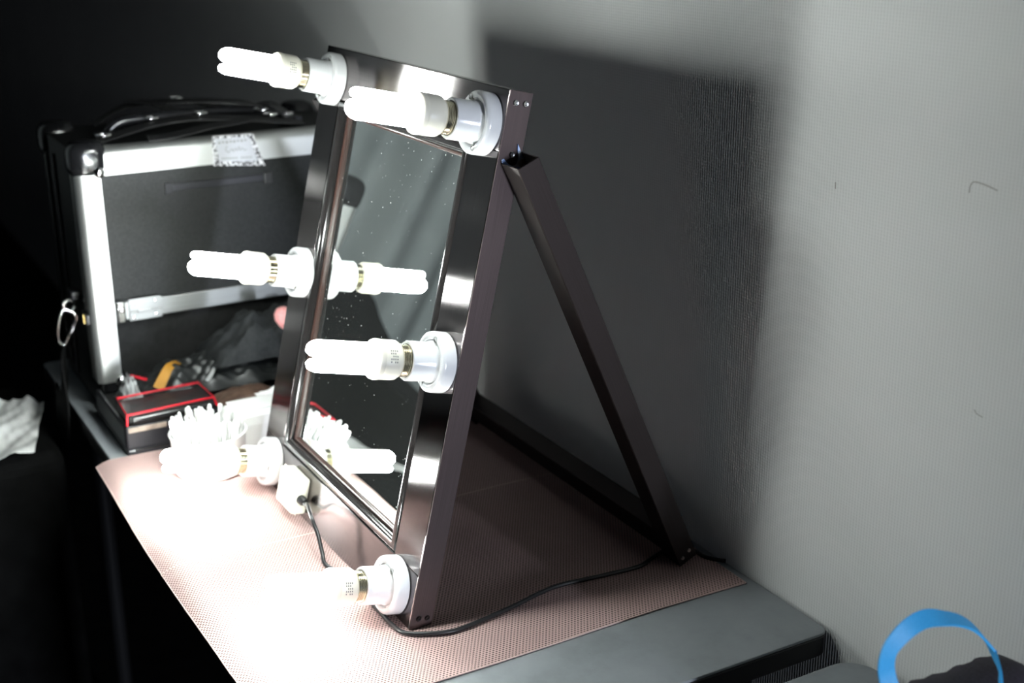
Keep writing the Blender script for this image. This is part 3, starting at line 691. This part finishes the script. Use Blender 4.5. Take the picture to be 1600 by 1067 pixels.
# ------------------------------------------------------------------ left edge: dark suitcase with a white tissue
bg = empty('dark_suitcase', (-1.06, -.44, -.76), 'upright black suitcase in the dark at the left edge, under the white tissue', 'suitcase')
link('suitcase_body', box(-.17, .20, -.20, .235, .03, .712), M['floor'], bg, bevel=.03, seg=4)
for x in (-.13, .16):
    for y in (-.16, .15): link('wheel', lathe([(0, -.012), (.015, -.012), (.015, .012), (0, .012)], (x, y, .015), (0, 1, 0), 16), M['satin_black'], bg, smooth=40)
def tissue2():
    bm = bmesh.new(); g = {}; nx, ny = 34, 26
    # sheet lying on the suitcase and hanging over its near side in folds
    A, B, C_, D = Vector((-1.12, -.30, -.038)), Vector((-1.055, -.200, -.036)), Vector((-.835, -.258, -.04)), Vector((-.84, -.45, -.04))
    for s_ in (0, 1):
        for i in range(nx+1):
            for j in range(ny+1):
                u, v = i/nx, j/ny; p = A*(1-u)*(1-v)+B*(1-u)*v+C_*u*v+D*u*(1-v)
                fold = .010*abs(math.sin(v*6.5+u*2))+.006*hnoise(u*4, v*5, 2)
                g[s_, i, j] = bm.verts.new(p+Vector((0, 0, fold+s_*.0006)))
    for i in range(nx):
        for j in range(ny):
            bm.faces.new([g[1, i, j], g[1, i+1, j], g[1, i+1, j+1], g[1, i, j+1]]); bm.faces.new([g[0, i, j], g[0, i, j+1], g[0, i+1, j+1], g[0, i+1, j]])
    for i in range(nx):
        for j in (0, ny): bm.faces.new([g[0, i, j], g[0, i+1, j], g[1, i+1, j], g[1, i, j]])
    for j in range(ny):
        for i in (0, nx): bm.faces.new([g[0, i, j], g[0, i, j+1], g[1, i, j+1], g[1, i, j]])
    return bm
o = link('tissue_paper', tissue2(), M['tissue'], smooth=60); tag(o, 'folded white tissue lying at the left edge of the picture, left of the table', 'tissue')

# ------------------------------------------------------------------ grey cloth seen in the mirror
bm = bmesh.new(); nx, nz = 120, 40; g = {}
for i in range(nx+1):
    for j in range(nz+1):
        y = -.30-1.3*i/nx; u = i/nx; z0 = .10+.10*math.cos(u*5.2)+.06*math.sin(u*11)
        z = z0+(1.25-z0)*j/nz; d = .035*math.sin(y*19+.8*math.sin(z*4))+.02*math.sin(y*43+z*3)
        for s_ in (0, 1): g[s_, i, j] = bm.verts.new((-1.55+d+s_*.002, y, z))
for i in range(nx):
    for j in range(nz):
        bm.faces.new([g[1, i, j], g[1, i+1, j], g[1, i+1, j+1], g[1, i, j+1]]); bm.faces.new([g[0, i, j], g[0, i, j+1], g[0, i+1, j+1], g[0, i+1, j]])
for i in range(nx):
    for j in (0, nz): bm.faces.new([g[0, i, j], g[0, i+1, j], g[1, i+1, j], g[1, i, j]])
for j in range(nz):
    for i in (0, nx): bm.faces.new([g[0, i, j], g[0, i, j+1], g[1, i, j+1], g[1, i, j]])
hc = empty('hanging_cloth', (-1.55, -.95, 1.25), 'dark grey draped cloth seen only as the reflection in the mirror', 'cloth'); IH = Matrix.Translation(hc.location).inverted()
link('cloth', bm, M['grey_cloth'], hc, smooth=60, mw=IH)
link('rail', tube([(-1.55, -1.75, 1.26), (-1.55, -.25, 1.26)], .012, 12), M['table_leg'], hc, smooth=50, mw=IH)
for y in (-1.74, -.26): link('rail_support', tube([(-1.55, y, 1.26), (-1.55, y, 2.3)], .004, 8), M['table_leg'], hc, mw=IH)

# ------------------------------------------------------------------ handbag with a blue handle
hb_ = empty('handbag', (.56, .335, -.0018), 'dark bag with a bright blue strap handle at the lower right corner', 'bag'); IHb = Matrix.Translation(hb_.location).inverted()
bm = bmesh.new(); ny, nk = 30, 16; rings = []
for j in range(ny+1):
    y = .235+.180*j/ny; v = j/ny; e = math.sin(math.pi*min(1, max(0, .06+v*.88)))**.35
    top = (.120-.012*(1-v)+.006*math.sin(v*8))*(.55+.45*e); hw = .034*e+.006
    ring = []
    for k in range(nk):
        a = 2*math.pi*k/nk; cx, cz = math.cos(a), math.sin(a)
        f = lambda q, p: math.copysign(abs(q)**p, q)
        ring.append(bm.verts.new((.500+hw*f(cx, .55)+.002*math.sin(a*9+v*40), y, max(0, top/2+top/2*f(cz, .6)))))
    rings.append(ring)
for a, b_ in zip(rings, rings[1:]):
    for k in range(nk): bm.faces.new((a[k], a[(k+1) % nk], b_[(k+1) % nk], b_[k]))
bm.faces.new(rings[0]); bm.faces.new(rings[-1][::-1])
link('bag_body', bm, M['quilt'], hb_, smooth=60, mw=IHb)
bm = bmesh.new()
hp = [(.542, .245, .080), (.528, .240, .112), (.502, .233, .150), (.499, .231, .178), (.500, .246, .196), (.501, .268, .2035), (.503, .292, .199), (.505, .318, .188), (.505, .340, .170), (.510, .356, .148), (.530, .343, .140), (.541, .333, .118), (.542, .330, .085)]
hpth = catmull([(x_, y_, z_-.009) for x_, y_, z_ in hp], 8)
def hup(t_):      # the ribbon shows its face on the left and its edge on the right
    k = min(int(t_*(len(hpth)-1)), len(hpth)-1); p = hpth[k]; o_ = Vector((0, p.y-.305, p.z-.120)).normalized()
    a_ = 1.0 if t_ < .25 else max(.30, 1.0-(t_-.25)*2.6)
    if t_ > .78: a_ = .3+(t_-.78)*3
    return Vector((a_, 0, 0))+o_*(1.2-a_)
add_sweep(bm, hpth, rect(.0165, .0022), up=hup)
link('handle', bm, M['blue'], hb_, smooth=40, mw=IHb)
